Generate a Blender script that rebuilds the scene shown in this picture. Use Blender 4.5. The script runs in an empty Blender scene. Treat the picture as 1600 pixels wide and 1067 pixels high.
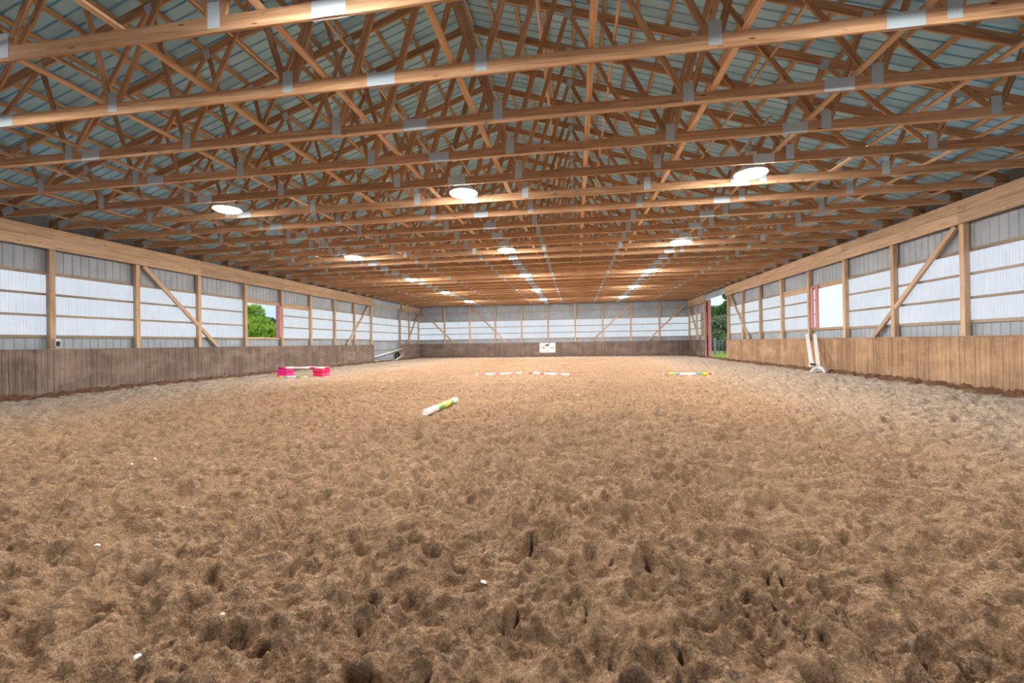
import bpy, bmesh, math, random
import numpy as np
from mathutils import Matrix, Vector

# ------------------------------------------------------------------ camera
SC = bpy.context.scene
COL = SC.collection
F_PX, YAW, PITCH, ROLL = 664.88, 0.1486, 0.0035, 0.0145
H = 1.343                                   # eye height over the sand
def rot_rows():
    c, s = math.cos(YAW), math.sin(YAW)
    Ry = Matrix(((c, s, 0), (-s, c, 0), (0, 0, 1)))
    c, s = math.cos(PITCH), math.sin(PITCH)
    Rp = Matrix(((1, 0, 0), (0, c, s), (0, -s, c)))
    c, s = math.cos(ROLL), math.sin(ROLL)
    Rr = Matrix(((c, 0, -s), (0, 1, 0), (s, 0, c)))
    return Rr @ Rp @ Ry
M = rot_rows()
right, fwd, up = M[0], M[1], M[2]
cd = bpy.data.cameras.new('camera')
cam = bpy.data.objects.new('camera', cd); COL.objects.link(cam)
cd.sensor_width = 36; cd.lens = 36 * F_PX / 1600; cd.clip_start = .05; cd.clip_end = 600
cam.matrix_world = Matrix(((right.x, up.x, -fwd.x, 0), (right.y, up.y, -fwd.y, 0),
                           (right.z, up.z, -fwd.z, H), (0, 0, 0, 1)))
SC.camera = cam

# ------------------------------------------------------------------ world and exposure
SC.view_settings.view_transform = 'Standard'
SC.view_settings.look = 'None'
SC.view_settings.exposure = 0.18
SC.view_settings.gamma = 1.0
SC.view_settings.use_curve_mapping = False
SKY_STRENGTH = 1.28
LAMP_STRENGTH = 470.0
w = bpy.data.worlds.new('overcast_sky'); SC.world = w; w.use_nodes = True
nt = w.node_tree; nt.nodes.clear()
def wn(t): return nt.nodes.new(t)
tc = wn('ShaderNodeTexCoord'); sep = wn('ShaderNodeSeparateXYZ'); ramp = wn('ShaderNodeValToRGB')
nt.links.new(tc.outputs['Generated'], sep.inputs[0]); nt.links.new(sep.outputs['Z'], ramp.inputs[0])
ramp.color_ramp.elements[0].position = 0.0; ramp.color_ramp.elements[0].color = (.44, .57, .70, 1)
e_ = ramp.color_ramp.elements.new(.2); e_.color = (.50, .64, .80, 1)
ramp.color_ramp.elements[2].position = .5; ramp.color_ramp.elements[2].color = (1.25, 1.2, 1.3, 1)
noi = wn('ShaderNodeTexNoise'); noi.inputs['Scale'].default_value = 3.5; noi.inputs['Detail'].default_value = 5
nt.links.new(tc.outputs['Generated'], noi.inputs['Vector'])
cr = wn('ShaderNodeValToRGB'); nt.links.new(noi.outputs['Fac'], cr.inputs[0])
cr.color_ramp.elements[0].position = .42; cr.color_ramp.elements[1].position = .62
mx = wn('ShaderNodeMixRGB'); nt.links.new(cr.outputs[0], mx.inputs[0]); nt.links.new(ramp.outputs[0], mx.inputs[1]); cr.color_ramp.elements[1].color = (.3, .3, .3, 1)
mx.inputs[2].default_value = (1.05, 1.08, 1.12, 1)
bg = wn('ShaderNodeBackground'); bg.inputs[1].default_value = SKY_STRENGTH
nt.links.new(mx.outputs[0], bg.inputs[0])
wo = wn('ShaderNodeOutputWorld'); nt.links.new(bg.outputs[0], wo.inputs[0])
cy = SC.cycles
cy.max_bounces = 10; cy.diffuse_bounces = 6; cy.glossy_bounces = 2; cy.transmission_bounces = 4
cy.transparent_max_bounces = 6; cy.sample_clamp_indirect = 6.0; cy.caustics_reflective = False; cy.caustics_refractive = False

# ------------------------------------------------------------------ dimensions (metres, floor at z = 0)
XL, XR, XC = -14.87, 9.77, -2.53           # inner faces of the side walls, ridge line
Y0, YE = -5.8, 39.4                        # near end wall behind the camera, inner face of the end wall
ZK = 1.348                                 # top of the kickboards
ZB, ZT = 4.229, 4.823                      # header beam bottom and top; bottom chords sit at ZT
S = 1.2192                                 # truss spacing
TRUSS_Y = [9.05 + (i - 5) * S for i in range(0, 30)]
LPOST = [10.2 + 2.4384 * j for j in range(9)]
RPOST = [12.52 + 2.4384 * j for j in range(8)]
DOOR0, DOOR1 = 29.75, 34.55                # door openings in both side walls
random.seed(7)
rng = np.random.default_rng(11)
ORD = ['zeroth', 'first', 'second', 'third', 'fourth', 'fifth', 'sixth', 'seventh', 'eighth', 'ninth', 'tenth',
       'eleventh', 'twelfth', 'thirteenth', 'fourteenth', 'fifteenth', 'sixteenth', 'seventeenth', 'eighteenth',
       'nineteenth', 'twentieth', 'twenty-first', 'twenty-second', 'twenty-third', 'twenty-fourth', 'twenty-fifth',
       'twenty-sixth', 'twenty-seventh', 'twenty-eighth', 'twenty-ninth', 'thirtieth']

# ------------------------------------------------------------------ materials
class NT:
    def __init__(s, name):
        s.m = bpy.data.materials.new(name); s.m.use_nodes = True; s.t = s.m.node_tree; s.t.nodes.clear()
        s.out = s.n('ShaderNodeOutputMaterial')
    def n(s, t, **k):
        o = s.t.nodes.new(t)
        for a, b in k.items():
            if a in o.inputs.keys(): o.inputs[a].default_value = b
            else: setattr(o, a, b)
        return o
    def l(s, a, b): s.t.links.new(a, b)
    def coords(s, scale=(1, 1, 1), jitter=True):
        c = s.n('ShaderNodeTexCoord'); mp = s.n('ShaderNodeMapping'); mp.inputs['Scale'].default_value = scale
        if jitter:
            oi = s.n('ShaderNodeObjectInfo'); mu = s.n('ShaderNodeVectorMath', operation='SCALE'); mu.inputs['Scale'].default_value = 37
            cb = s.n('ShaderNodeCombineXYZ')
            for i in range(3): s.l(oi.outputs['Random'], cb.inputs[i])
            s.l(cb.outputs[0], mu.inputs[0]); s.l(mu.outputs[0], mp.inputs['Location'])
        s.l(c.outputs['Object'], mp.inputs[0]); return mp.outputs[0]
    def noise(s, vec, scale, detail=4, rough=.55, dist=0):
        n = s.n('ShaderNodeTexNoise'); s.l(vec, n.inputs['Vector'])
        n.inputs['Scale'].default_value = scale; n.inputs['Detail'].default_value = detail
        n.inputs['Roughness'].default_value = rough; n.inputs['Distortion'].default_value = dist
        return n.outputs['Fac']
    def ramp(s, fac, stops):
        r = s.n('ShaderNodeValToRGB'); e = r.color_ramp.elements
        while len(e) < len(stops): e.new(.5)
        for i, (p, c) in enumerate(stops):
            e[i].position = p; e[i].color = (*c, 1) if len(c) == 3 else c
        s.l(fac, r.inputs[0]); return r.outputs[0]
    def mix(s, fac, a, b, mode='MIX'):
        m = s.n('ShaderNodeMixRGB', blend_type=mode)
        for i, x in ((0, fac), (1, a), (2, b)):
            if hasattr(x, 'links'): s.l(x, m.inputs[i])
            elif i == 0: m.inputs[0].default_value = x
            else: m.inputs[i].default_value = (*x, 1)
        return m.outputs[0]
    def bump(s, h, strength=.3, dist=.01):
        b = s.n('ShaderNodeBump'); b.inputs['Strength'].default_value = strength; b.inputs['Distance'].default_value = dist
        s.l(h, b.inputs['Height']); return b.outputs[0]
    def bsdf(s, col, rough=.7, metal=0, normal=None, spec=.3):
        p = s.n('ShaderNodeBsdfPrincipled'); p.inputs['Roughness'].default_value = rough; p.inputs['Metallic'].default_value = metal
        p.inputs['Specular IOR Level'].default_value = spec
        if hasattr(col, 'links'): s.l(col, p.inputs['Base Color'])
        else: p.inputs['Base Color'].default_value = (*col, 1)
        if normal is not None: s.l(normal, p.inputs['Normal'])
        s.l(p.outputs[0], s.out.inputs[0]); return p

def wood(name, dark, mid, light, axis=0, var=.25):
    t = NT(name)
    sc = [22, 22, 22]; sc[axis] = 1.1
    v = t.coords(tuple(sc)); g = t.noise(v, 1.0, 5, .6, .6)
    col = t.ramp(g, [(.3, dark), (.5, mid), (.72, light)])
    k = [5, 9, 9]; k[axis] = 2.2
    kv = t.coords(tuple(k)); vo = t.n('ShaderNodeTexVoronoi'); t.l(kv, vo.inputs['Vector']); vo.inputs['Scale'].default_value = 1.0
    kn = t.ramp(vo.outputs['Distance'], [(.07, (1, 1, 1)), (.13, (0, 0, 0))])
    col = t.mix(kn, col, tuple(c * .45 for c in dark))
    oi = t.n('ShaderNodeObjectInfo')
    vr = t.ramp(oi.outputs['Random'], [(0, (1 - var,) * 3), (1, (1 + var * .4,) * 3)])
    col = t.mix(1.0, col, vr, 'MULTIPLY')
    t.bsdf(col, .75, 0, t.bump(g, .25, .004)); return t.m

def boards_mat(name, dark, mid, light, axis, pitch=.14, seam=2.44):
    # vertical boards: tone per board, grain running up
    t = NT(name); c = t.n('ShaderNodeTexCoord'); sp = t.n('ShaderNodeSeparateXYZ'); t.l(c.outputs['Object'], sp.inputs[0])
    d = t.n('ShaderNodeMath', operation='DIVIDE'); t.l(sp.outputs[axis], d.inputs[0]); d.inputs[1].default_value = pitch
    fl = t.n('ShaderNodeMath', operation='FLOOR'); t.l(d.outputs[0], fl.inputs[0])
    wnn = t.n('ShaderNodeTexWhiteNoise', noise_dimensions='1D'); t.l(fl.outputs[0], wnn.inputs['W'])
    sc = (18, 18, 1.2)
    v = t.coords(sc, False); g = t.noise(v, 1.4, 6, .65, .4)
    col = t.ramp(g, [(.3, dark), (.5, mid), (.72, light)])
    tone = t.ramp(wnn.outputs['Value'], [(0, (.78,) * 3), (1, (1.12,) * 3)])
    col = t.mix(1.0, col, tone, 'MULTIPLY')
    big = t.noise(t.coords((1, 1, 2), False), .9, 4, .6)
    col = t.mix(t.ramp(big, [(.45, (0, 0, 0)), (.75, (.55,) * 3)]), col, tuple(x * 1.5 for x in light))
    # damp and scuffed along the foot, hoof scuffs here and there
    low = t.n('ShaderNodeMath', operation='ADD'); t.l(sp.outputs['Z'], low.inputs[0])
    n2 = t.noise(t.coords((2, 2, 2), False), 1.5, 3); mm = t.n('ShaderNodeMath', operation='MULTIPLY'); t.l(n2, mm.inputs[0]); mm.inputs[1].default_value = .35
    t.l(mm.outputs[0], low.inputs[1])
    foot = t.ramp(low.outputs[0], [(.22, (.6,) * 3), (.36, (0, 0, 0))])
    col = t.mix(foot, col, tuple(x * .55 for x in mid))
    sv = t.n('ShaderNodeTexVoronoi'); t.l(t.coords((.9, .9, 2.6), False), sv.inputs['Vector']); sv.inputs['Scale'].default_value = 1.3
    col = t.mix(t.ramp(sv.outputs['Distance'], [(.05, (.7,) * 3), (.1, (0, 0, 0))]), col, tuple(x * .4 for x in dark))
    t.bsdf(col, .8, 0, t.bump(g, .3, .005)); return t.m

def metal(name, a, b, rough=.45, met=.3):
    t = NT(name); g = t.noise(t.coords((1, 1, 1)), 1.2, 5, .6)
    t.bsdf(t.ramp(g, [(.35, a), (.65, b)]), rough, met, None, .4); return t.m
def plain(name, c, rough=.6, met=0):
    t = NT(name); g = t.noise(t.coords((1, 1, 1)), 14, 4, .6)
    t.bsdf(t.ramp(g, [(.3, tuple(x * .82 for x in c)), (.6, c)]), rough, met); return t.m

M_TRUSS = wood('truss_lumber', (.37, .195, .10), (.56, .335, .19), (.72, .49, .31))
M_FRAME = wood('framing_lumber', (.38, .25, .16), (.52, .37, .25), (.64, .49, .36))
M_FRAME_V = M_FRAME
M_GIRT = wood('weathered_girt_lumber', (.22, .17, .13), (.33, .27, .21), (.42, .35, .28))
M_PURLIN = wood('purlin_lumber', (.42, .25, .12), (.60, .40, .22), (.78, .58, .36))
M_LATERAL = wood('pale_brace_lumber', (.56, .36, .21), (.74, .53, .35), (.86, .68, .49))
M_PLATE = None
def plate_mat():
    t = NT('galvanised_nail_plate'); c = t.n('ShaderNodeTexCoord')
    br = t.n('ShaderNodeTexBrick'); t.l(c.outputs['Object'], br.inputs['Vector'])
    mp = t.n('ShaderNodeMapping'); t.l(c.outputs['Object'], mp.inputs[0]); mp.inputs['Rotation'].default_value = (math.pi / 2, 0, 0)
    t.l(mp.outputs[0], br.inputs['Vector'])
    br.inputs['Scale'].default_value = 1; br.inputs['Brick Width'].default_value = .03; br.inputs['Row Height'].default_value = .014
    br.inputs['Mortar Size'].default_value = .0035
    br.inputs['Color1'].default_value = (.36, .48, .58, 1); br.inputs['Color2'].default_value = (.42, .54, .64, 1); br.inputs['Mortar'].default_value = (.62, .74, .84, 1)
    p = t.bsdf(br.outputs['Color'], .5, .1); return t.m
M_PLATE = plate_mat()
M_ROOF = metal('galvalume_roof_sheet', (.34, .66, .94), (.42, .74, .97), .5, .15)
M_WALLSHEET = metal('grey_wall_sheet', (.27, .32, .38), (.35, .40, .46), .55, .1)
M_TRACK = metal('steel_track_cover', (.34, .44, .52), (.42, .52, .60), .5, .2)
M_KICK_L = boards_mat('shaded_grey_brown_boards', (.095, .068, .056), (.17, .128, .105), (.26, .205, .175), 1)  # left and end boards: lighting difference from the right wall put into the colour
M_KICK_R = boards_mat('tan_brown_boards', (.20, .12, .07), (.32, .20, .122), (.43, .29, .19), 1)
M_KICK_E = boards_mat('shaded_end_boards', (.10, .072, .062), (.17, .125, .105), (.24, .185, .16), 0)
M_WHITE = plain('white_paint', (.80, .80, .80), .45)
M_RED = plain('faded_red_steel', (.50, .20, .22), .55)
M_PINKRED = plain('pink_red_plastic', (.72, .025, .12), .4)
M_MAGENTA = plain('magenta_plastic', (.70, .03, .25), .4)
M_DARK = plain('dark_rubber', (.02, .022, .025), .7)
M_GREYPLAST = plain('pale_grey_plastic', (.62, .66, .70), .45)
M_CONDUIT = plain('galvanised_wire', (.45, .47, .48), .4, .6)

def panel_mat():
    t = NT('translucent_fibreglass_sheet')
    g = t.noise(t.coords((1, 1, 1), False), .5, 4, .6)
    d = t.noise(t.coords((3, 3, .5), False), 3, 4, .65)
    col = t.ramp(g, [(.3, (.72, .78, .82)), (.7, (.82, .87, .90))])
    col = t.mix(t.ramp(d, [(.45, (0,) * 3), (.8, (.45,) * 3)]), col, (.58, .63, .67))
    tr = t.n('ShaderNodeBsdfTranslucent'); df = t.n('ShaderNodeBsdfDiffuse'); t.l(col, tr.inputs[0]); t.l(col, df.inputs[0])
    m = t.n('ShaderNodeMixShader'); m.inputs[0].default_value = .14; t.l(tr.outputs[0], m.inputs[1]); t.l(df.outputs[0], m.inputs[2])
    t.l(m.outputs[0], t.out.inputs[0]); return t.m
M_PANEL = panel_mat()

def sand_mat():
    t = NT('churned_arena_sand')
    v = t.coords((1, 1, 1), False)
    fine = t.noise(v, 95, 5, .75, .4); med = t.noise(v, 9, 5, .6, .5); big = t.noise(v, .8, 4, .6)
    col = t.ramp(med, [(.3, (.28, .165, .098)), (.5, (.43, .28, .178)), (.7, (.57, .40, .275))])
    mott = t.noise(v, 26, 6, .72, 1.2)
    col = t.mix(t.ramp(mott, [(.34, (.4,) * 3), (.48, (0,) * 3)]), col, (.15, .08, .042))
    col = t.mix(t.ramp(mott, [(.52, (0,) * 3), (.66, (.75,) * 3)]), col, (.64, .48, .35))
    col = t.mix(t.ramp(fine, [(.38, (.75,) * 3), (.6, (0,) * 3)]), col, (.14, .075, .04))
    col = t.mix(t.ramp(big, [(.4, (0,) * 3), (.75, (.4,) * 3)]), col, (.50, .34, .21))
    # damp reddish strip banked along the kickboards; paler inside it: drier sand plus daylight painted into the colour
    c = t.n('ShaderNodeTexCoord'); sp = t.n('ShaderNodeSeparateXYZ'); t.l(c.outputs['Object'], sp.inputs[0])
    def mth(op, a, b=None):
        n = t.n('ShaderNodeMath', operation=op)
        for i, x in ((0, a), (1, b)):
            if x is None: continue
            if hasattr(x, 'links'): t.l(x, n.inputs[i])
            else: n.inputs[i].default_value = x
        return n.outputs[0]
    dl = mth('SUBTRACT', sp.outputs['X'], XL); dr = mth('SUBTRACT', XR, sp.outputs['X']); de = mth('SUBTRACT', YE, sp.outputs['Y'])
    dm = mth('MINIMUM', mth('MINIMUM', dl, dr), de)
    dry_daylit = mth('ADD', dm, mth('MULTIPLY', mth('SUBTRACT', big, .5), 3.0))
    col = t.mix(t.ramp(mth('DIVIDE', dry_daylit, 8.0), [(.12, (.85,) * 3), (.8, (0,) * 3)]), col, t.mix(t.ramp(mott, [(.35, (0,) * 3), (.6, (1,) * 3)]), (.36, .29, .235), (.66, .58, .50)))
    wet = mth('ADD', dm, mth('MULTIPLY', med, .35))
    col = t.mix(t.ramp(wet, [(.42, (.9,) * 3), (.62, (0,) * 3)]), col, (.17, .08, .042))
    b1 = t.bump(fine, 1.0, .016)
    b2 = t.n('ShaderNodeBump'); b2.inputs['Strength'].default_value = .9; b2.inputs['Distance'].default_value = .045
    t.l(t.noise(v, 28, 5, .65, .8), b2.inputs['Height']); t.l(b1, b2.inputs['Normal'])
    t.bsdf(col, .95, 0, b2.outputs[0], .1); return t.m
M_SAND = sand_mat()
def emit_mat(name, col, strength):
    t = NT(name); e = t.n('ShaderNodeEmission'); e.inputs[0].default_value = (*col, 1); e.inputs[1].default_value = strength
    t.l(e.outputs[0], t.out.inputs[0]); return t.m
M_LENS = emit_mat('glowing_lamp_lens', (1, .93, .84), LAMP_STRENGTH)
M_LENS_DIM = emit_mat('dim_lamp_lens', (1, .93, .84), LAMP_STRENGTH * .3)
M_LENS_NEAR = emit_mat('lamp_lens_nearest_row', (1, .93, .84), LAMP_STRENGTH * .85)
def leaf_mat(name, a, b, c):
    t = NT(name); g = t.noise(t.coords((1, 1, 1)), .9, 4, .6); col = t.ramp(g, [(.3, a), (.5, b), (.7, c)])
    df = t.n('ShaderNodeBsdfDiffuse'); tr = t.n('ShaderNodeBsdfTranslucent'); t.l(col, df.inputs[0]); t.l(col, tr.inputs[0])
    m = t.n('ShaderNodeMixShader'); m.inputs[0].default_value = .35; t.l(df.outputs[0], m.inputs[1]); t.l(tr.outputs[0], m.inputs[2])
    t.l(m.outputs[0], t.out.inputs[0]); return t.m
M_LEAF_BRIGHT = leaf_mat('bright_leaves', (.16, .30, .04), (.30, .48, .07), (.46, .62, .12))
M_LEAF_DARK = leaf_mat('dark_leaves', (.05, .12, .03), (.10, .20, .055), (.20, .30, .10))
M_LEAF_SAGE = leaf_mat('sage_leaves', (.12, .18, .10), (.20, .28, .15), (.34, .38, .24))
M_LEAF_PINE = leaf_mat('pine_needles', (.03, .08, .04), (.06, .14, .07), (.10, .20, .10))
M_BARK = plain('bark', (.14, .10, .07), .9)
M_GRASS = leaf_mat('meadow_grass', (.20, .36, .06), (.32, .50, .10), (.46, .62, .18))

# ------------------------------------------------------------------ object helpers
def tag(o, label=None, cat=None, group=None, kind=None):
    if label: o['label'] = label
    if cat: o['category'] = cat
    if group: o['group'] = group
    if kind: o['kind'] = kind
    return o
def mesh_from(name, verts, faces, mat, smooth=False):
    me = bpy.data.meshes.new(name); me.from_pydata(verts, [], faces); me.materials.append(mat); me.update()
    if smooth: me.polygons.foreach_set('use_smooth', [True] * len(me.polygons))
    return me
def link(name, me, parent=None, loc=None, mw=None):
    o = bpy.data.objects.new(name, me); COL.objects.link(o)
    if parent: o.parent = parent
    if mw is not None: o.matrix_local = mw
    if loc is not None: o.location = loc
    return o
def empty(name, loc): 
    o = bpy.data.objects.new(name, None); COL.objects.link(o); o.location = loc; o.empty_display_size = .2; return o
class MB:
    def __init__(s): s.v = []; s.f = []; s.mi = []
    def add(s, v, f, m=0):
        b = len(s.v); s.v += [tuple(x) for x in v]; s.f += [tuple(b + i for i in q) for q in f]; s.mi += [m] * len(f)
    def box(s, a, b, m=0, mw=None):
        x0, y0, z0 = a; x1, y1, z1 = b
        v = [(x0, y0, z0), (x1, y0, z0), (x1, y1, z0), (x0, y1, z0), (x0, y0, z1), (x1, y0, z1), (x1, y1, z1), (x0, y1, z1)]
        if mw is not None: v = [tuple(mw @ Vector(q)) for q in v]
        s.add(v, [(0, 3, 2, 1), (4, 5, 6, 7), (0, 1, 5, 4), (1, 2, 6, 5), (2, 3, 7, 6), (3, 0, 4, 7)], m)
    def tube(s, p0, p1, r0, r1=None, n=10, m=0, caps=True, rot=0):
        r1 = r0 if r1 is None else r1; p0 = Vector(p0); p1 = Vector(p1); q = (p1 - p0).to_track_quat('Z', 'Y').to_matrix()
        v = []
        for p, r in ((p0, r0), (p1, r1)):
            for k in range(n):
                a = 2 * math.pi * k / n + rot; v.append(tuple(p + q @ Vector((r * math.cos(a), r * math.sin(a), 0))))
        f = [(k, (k + 1) % n, n + (k + 1) % n, n + k) for k in range(n)]
        if caps: f += [tuple(range(n))[::-1], tuple(range(n, 2 * n))]
        s.add(v, f, m)
    def lathe(s, prof, n=24, m=0, c=(0, 0, 0)):
        v = []; 
        for r, z in prof:
            for k in range(n):
                a = 2 * math.pi * k / n; v.append((c[0] + r * math.cos(a), c[1] + r * math.sin(a), c[2] + z))
        f = []
        for i in range(len(prof) - 1):
            for k in range(n): f.append((i * n + k, i * n + (k + 1) % n, (i + 1) * n + (k + 1) % n, (i + 1) * n + k))
        s.add(v, f, m)
    def build(s, name, mats, parent=None, smooth=False, loc=None):
        mats = mats if isinstance(mats, (list, tuple)) else [mats]
        me = bpy.data.meshes.new(name); me.from_pydata(s.v, [], s.f)
        for q in mats: me.materials.append(q)
        me.polygons.foreach_set('material_index', s.mi)
        if smooth: me.polygons.foreach_set('use_smooth', [True] * len(s.f))
        me.update(); return link(name, me, parent, loc)
# boards: a mesh laid along its own X, turned into place; u = width direction
_bm = {}
def board_mesh(L, wd, th, mat):
    k = (round(L, 4), round(wd, 4), round(th, 4), mat.name)
    if k not in _bm:
        m = MB(); c = min(.004, th * .15)
        y, z = th / 2, wd / 2
        prof = [(-y + c, -z), (y - c, -z), (y, -z + c), (y, z - c), (y - c, z), (-y + c, z), (-y, z - c), (-y, -z + c)]
        v = [(0, a, b) for a, b in prof] + [(L, a, b) for a, b in prof]
        f = [(i, (i + 1) % 8, 8 + (i + 1) % 8, 8 + i) for i in range(8)] + [tuple(range(8))[::-1], tuple(range(8, 16))]
        me = mesh_from('board', v, f, mat); _bm[k] = me
    return _bm[k]
def board(name, p0, p1, wd, th, mat, parent=None, normal=(0, 1, 0)):
    """board from p0 to p1; th is measured along normal, wd across it"""
    p0 = Vector(p0); p1 = Vector(p1); x = (p1 - p0); L = x.length; x.normalize()
    y = Vector(normal); y = (y - x * y.dot(x)).normalized(); z = x.cross(y)
    mw = Matrix(((x.x, y.x, z.x, p0.x), (x.y, y.y, z.y, p0.y), (x.z, y.z, z.z, p0.z), (0, 0, 0, 1)))
    return link(name, board_mesh(L, wd, th, mat), parent, None, mw)

# ------------------------------------------------------------------ sand floor
def fade(t): return t * t * t * (t * (t * 6 - 15) + 10)
_perm = rng.permutation(4096).astype(np.int32); _ga = rng.random(4096).astype(np.float32) * 2 * np.pi
_gx, _gy = np.cos(_ga), np.sin(_ga)
def perlin(X, Y):
    xi = np.floor(X).astype(np.int32); yi = np.floor(Y).astype(np.int32); xf = X - xi; yf = Y - yi
    u, v = fade(xf), fade(yf)
    def g(ix, iy, dx, dy):
        h = _perm[(ix + _perm[iy & 4095]) & 4095]; return _gx[h] * dx + _gy[h] * dy
    a = g(xi, yi, xf, yf); b = g(xi + 1, yi, xf - 1, yf); c = g(xi, yi + 1, xf, yf - 1); d = g(xi + 1, yi + 1, xf - 1, yf - 1)
    return ((a + u * (b - a)) + v * ((c + u * (d - c)) - (a + u * (b - a)))) * 1.4
def graded(lo, hi, f):
    xs = [lo]
    while xs[-1] < hi: xs.append(xs[-1] + f(xs[-1]))
    xs[-1] = hi; return np.array(xs, dtype=np.float32)
xs = graded(XL, XR, lambda x: min(.045, .0105 + max(0, abs(x + .3) - 1.8) * .0045))
ys_ = graded(.6, YE, lambda y: max(.0095, .0040 * y) if y < 20 else .084)
ys = np.concatenate([np.arange(-5.8, .6, .08, dtype=np.float32), ys_])
X, Y = np.meshgrid(xs, ys)
X = X.astype(np.float32); Y = Y.astype(np.float32)
wx = X + .09 * perlin(X * 2.1 + 5, Y * 2.1) + .03 * perlin(X * 7 + 9, Y * 7 + 3)
wy = Y + .09 * perlin(X * 2.1 + 41, Y * 2.1 + 17) + .03 * perlin(X * 7 + 29, Y * 7 + 13)
Z = .022 * perlin(X * .7, Y * .7) + .026 * perlin(wx * 2.3 + 3, wy * 2.3)
Z += .030 * (.35 - np.abs(perlin(wx * 4.2, wy * 4.2 + 8)))
Z += .018 * (.35 - np.abs(perlin(wx * 18 + 2, wy * 18 + 6)))
Z += .008 * perlin(wx * 42, wy * 42)
def scallops(n, ymax, r0, r1, k0, k1):
    """overlapping bowl-shaped scoops that leave sharp crests between them"""
    G = np.zeros_like(Z)
    px = rng.uniform(XL, XR, n); py = rng.uniform(.7, ymax, n); pr = rng.uniform(r0, r1, n); pk = rng.uniform(k0, k1, n)
    an = rng.uniform(0, np.pi, n); el = rng.uniform(1.0, 1.7, n)
    A0 = np.searchsorted(xs, px - pr * 1.7); A1 = np.searchsorted(xs, px + pr * 1.7)
    B0 = np.searchsorted(ys, py - pr * 1.7); B1 = np.searchsorted(ys, py + pr * 1.7)
    for i in range(n):
        a0, a1, b0, b1 = A0[i], A1[i], B0[i], B1[i]
        if a1 - a0 < 2 or b1 - b0 < 2: continue
        dx = wx[b0:b1, a0:a1] - px[i]; dy = wy[b0:b1, a0:a1] - py[i]
        c, s_ = math.cos(an[i]), math.sin(an[i])
        p = (dx * c + dy * s_) / el[i]; q = -dx * s_ + dy * c
        d = (p * p + q * q) / (pr[i] * pr[i]) - 1
        np.minimum(G[b0:b1, a0:a1], d * pk[i] * pr[i], out=G[b0:b1, a0:a1])
    return G
Z += scallops(46000, YE, .045, .12, .50, .95)
Z += scallops(90000, 12, .020, .05, .7, 1.2)
print('FLOOR', Z.shape)
# hoof prints
nh = 11000
hx = rng.uniform(XL, XR, nh); hy = rng.uniform(-1.5, YE, nh)
ha = rng.normal(math.pi / 2, .8, nh); hr = rng.uniform(.05, .085, nh); hd = rng.uniform(.018, .06, nh)
for i in range(nh):
    R = hr[i] * 2.3
    a0, a1 = np.searchsorted(xs, (hx[i] - R, hx[i] + R)); b0, b1 = np.searchsorted(ys, (hy[i] - R, hy[i] + R))
    if a1 - a0 < 2 or b1 - b0 < 2: continue
    dx = wx[b0:b1, a0:a1] - hx[i]; dy = wy[b0:b1, a0:a1] - hy[i]
    c, s_ = math.cos(ha[i]), math.sin(ha[i])
    p = (dx * c + dy * s_) / (hr[i] * 1.15); q = (-dx * s_ + dy * c) / hr[i]
    r = np.sqrt(p * p + q * q)
    pit = np.clip(1.25 - r * 1.25, 0, 1); pit = pit * pit * (3 - 2 * pit)
    floor_ = 1 + .45 * p                      # deeper at the toe
    rim = np.exp(-((r - 1.15) / .28) ** 2)
    Z[b0:b1, a0:a1] += -hd[i] * pit * floor_ + hd[i] * .42 * rim
dm = np.minimum(np.minimum(X - XL, XR - X), YE - Y)
Z += .10 * np.exp(-(dm / .22) ** 2)
Z *= 1.1
Z -= Z.mean()
ny, nx = X.shape
co = np.stack([X, Y, Z], -1).reshape(-1, 3).astype(np.float32)
idx = np.arange(ny * nx, dtype=np.int32).reshape(ny, nx)
q = np.stack([idx[:-1, :-1], idx[:-1, 1:], idx[1:, 1:], idx[1:, :-1]], -1).reshape(-1, 4)
me = bpy.data.meshes.new('floor'); me.vertices.add(len(co)); me.vertices.foreach_set('co', co.ravel())
me.loops.add(q.size); me.loops.foreach_set('vertex_index', q.ravel())
me.polygons.add(len(q)); me.polygons.foreach_set('loop_start', np.arange(0, q.size, 4, dtype=np.int32))
me.polygons.foreach_set('loop_total', np.full(len(q), 4, dtype=np.int32)); me.polygons.foreach_set('use_smooth', np.ones(len(q), dtype=bool))
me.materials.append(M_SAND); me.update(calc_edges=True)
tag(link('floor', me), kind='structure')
def sand_z(x, y):
    return float(Z[min(ny - 1, np.searchsorted(ys, y)), min(nx - 1, np.searchsorted(xs, x))])

# ground outside
m = MB(); 
for a, b in (((-120, -40, -.2), (XL - .3, 200, -.06)), ((XR + .3, -40, -.2), (120, 200, -.06)), ((XL - .3, YE + .3, -.2), (XR + .3, 200, -.06)), ((XL - .3, -40, -.2), (XR + .3, Y0 - .05, -.06))):
    m.box(a, b)
tag(m.build('ground', plain('pale_gravel_yard', (.42, .42, .41), .9)), kind='structure')
m = MB(); m.box((XR + .8, 31, -.06), (60, 110, -.045)); m.box((-110, 20, -.06), (XL - 9, 110, -.045))
tag(m.build('lawn', M_GRASS), kind='structure')

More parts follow.
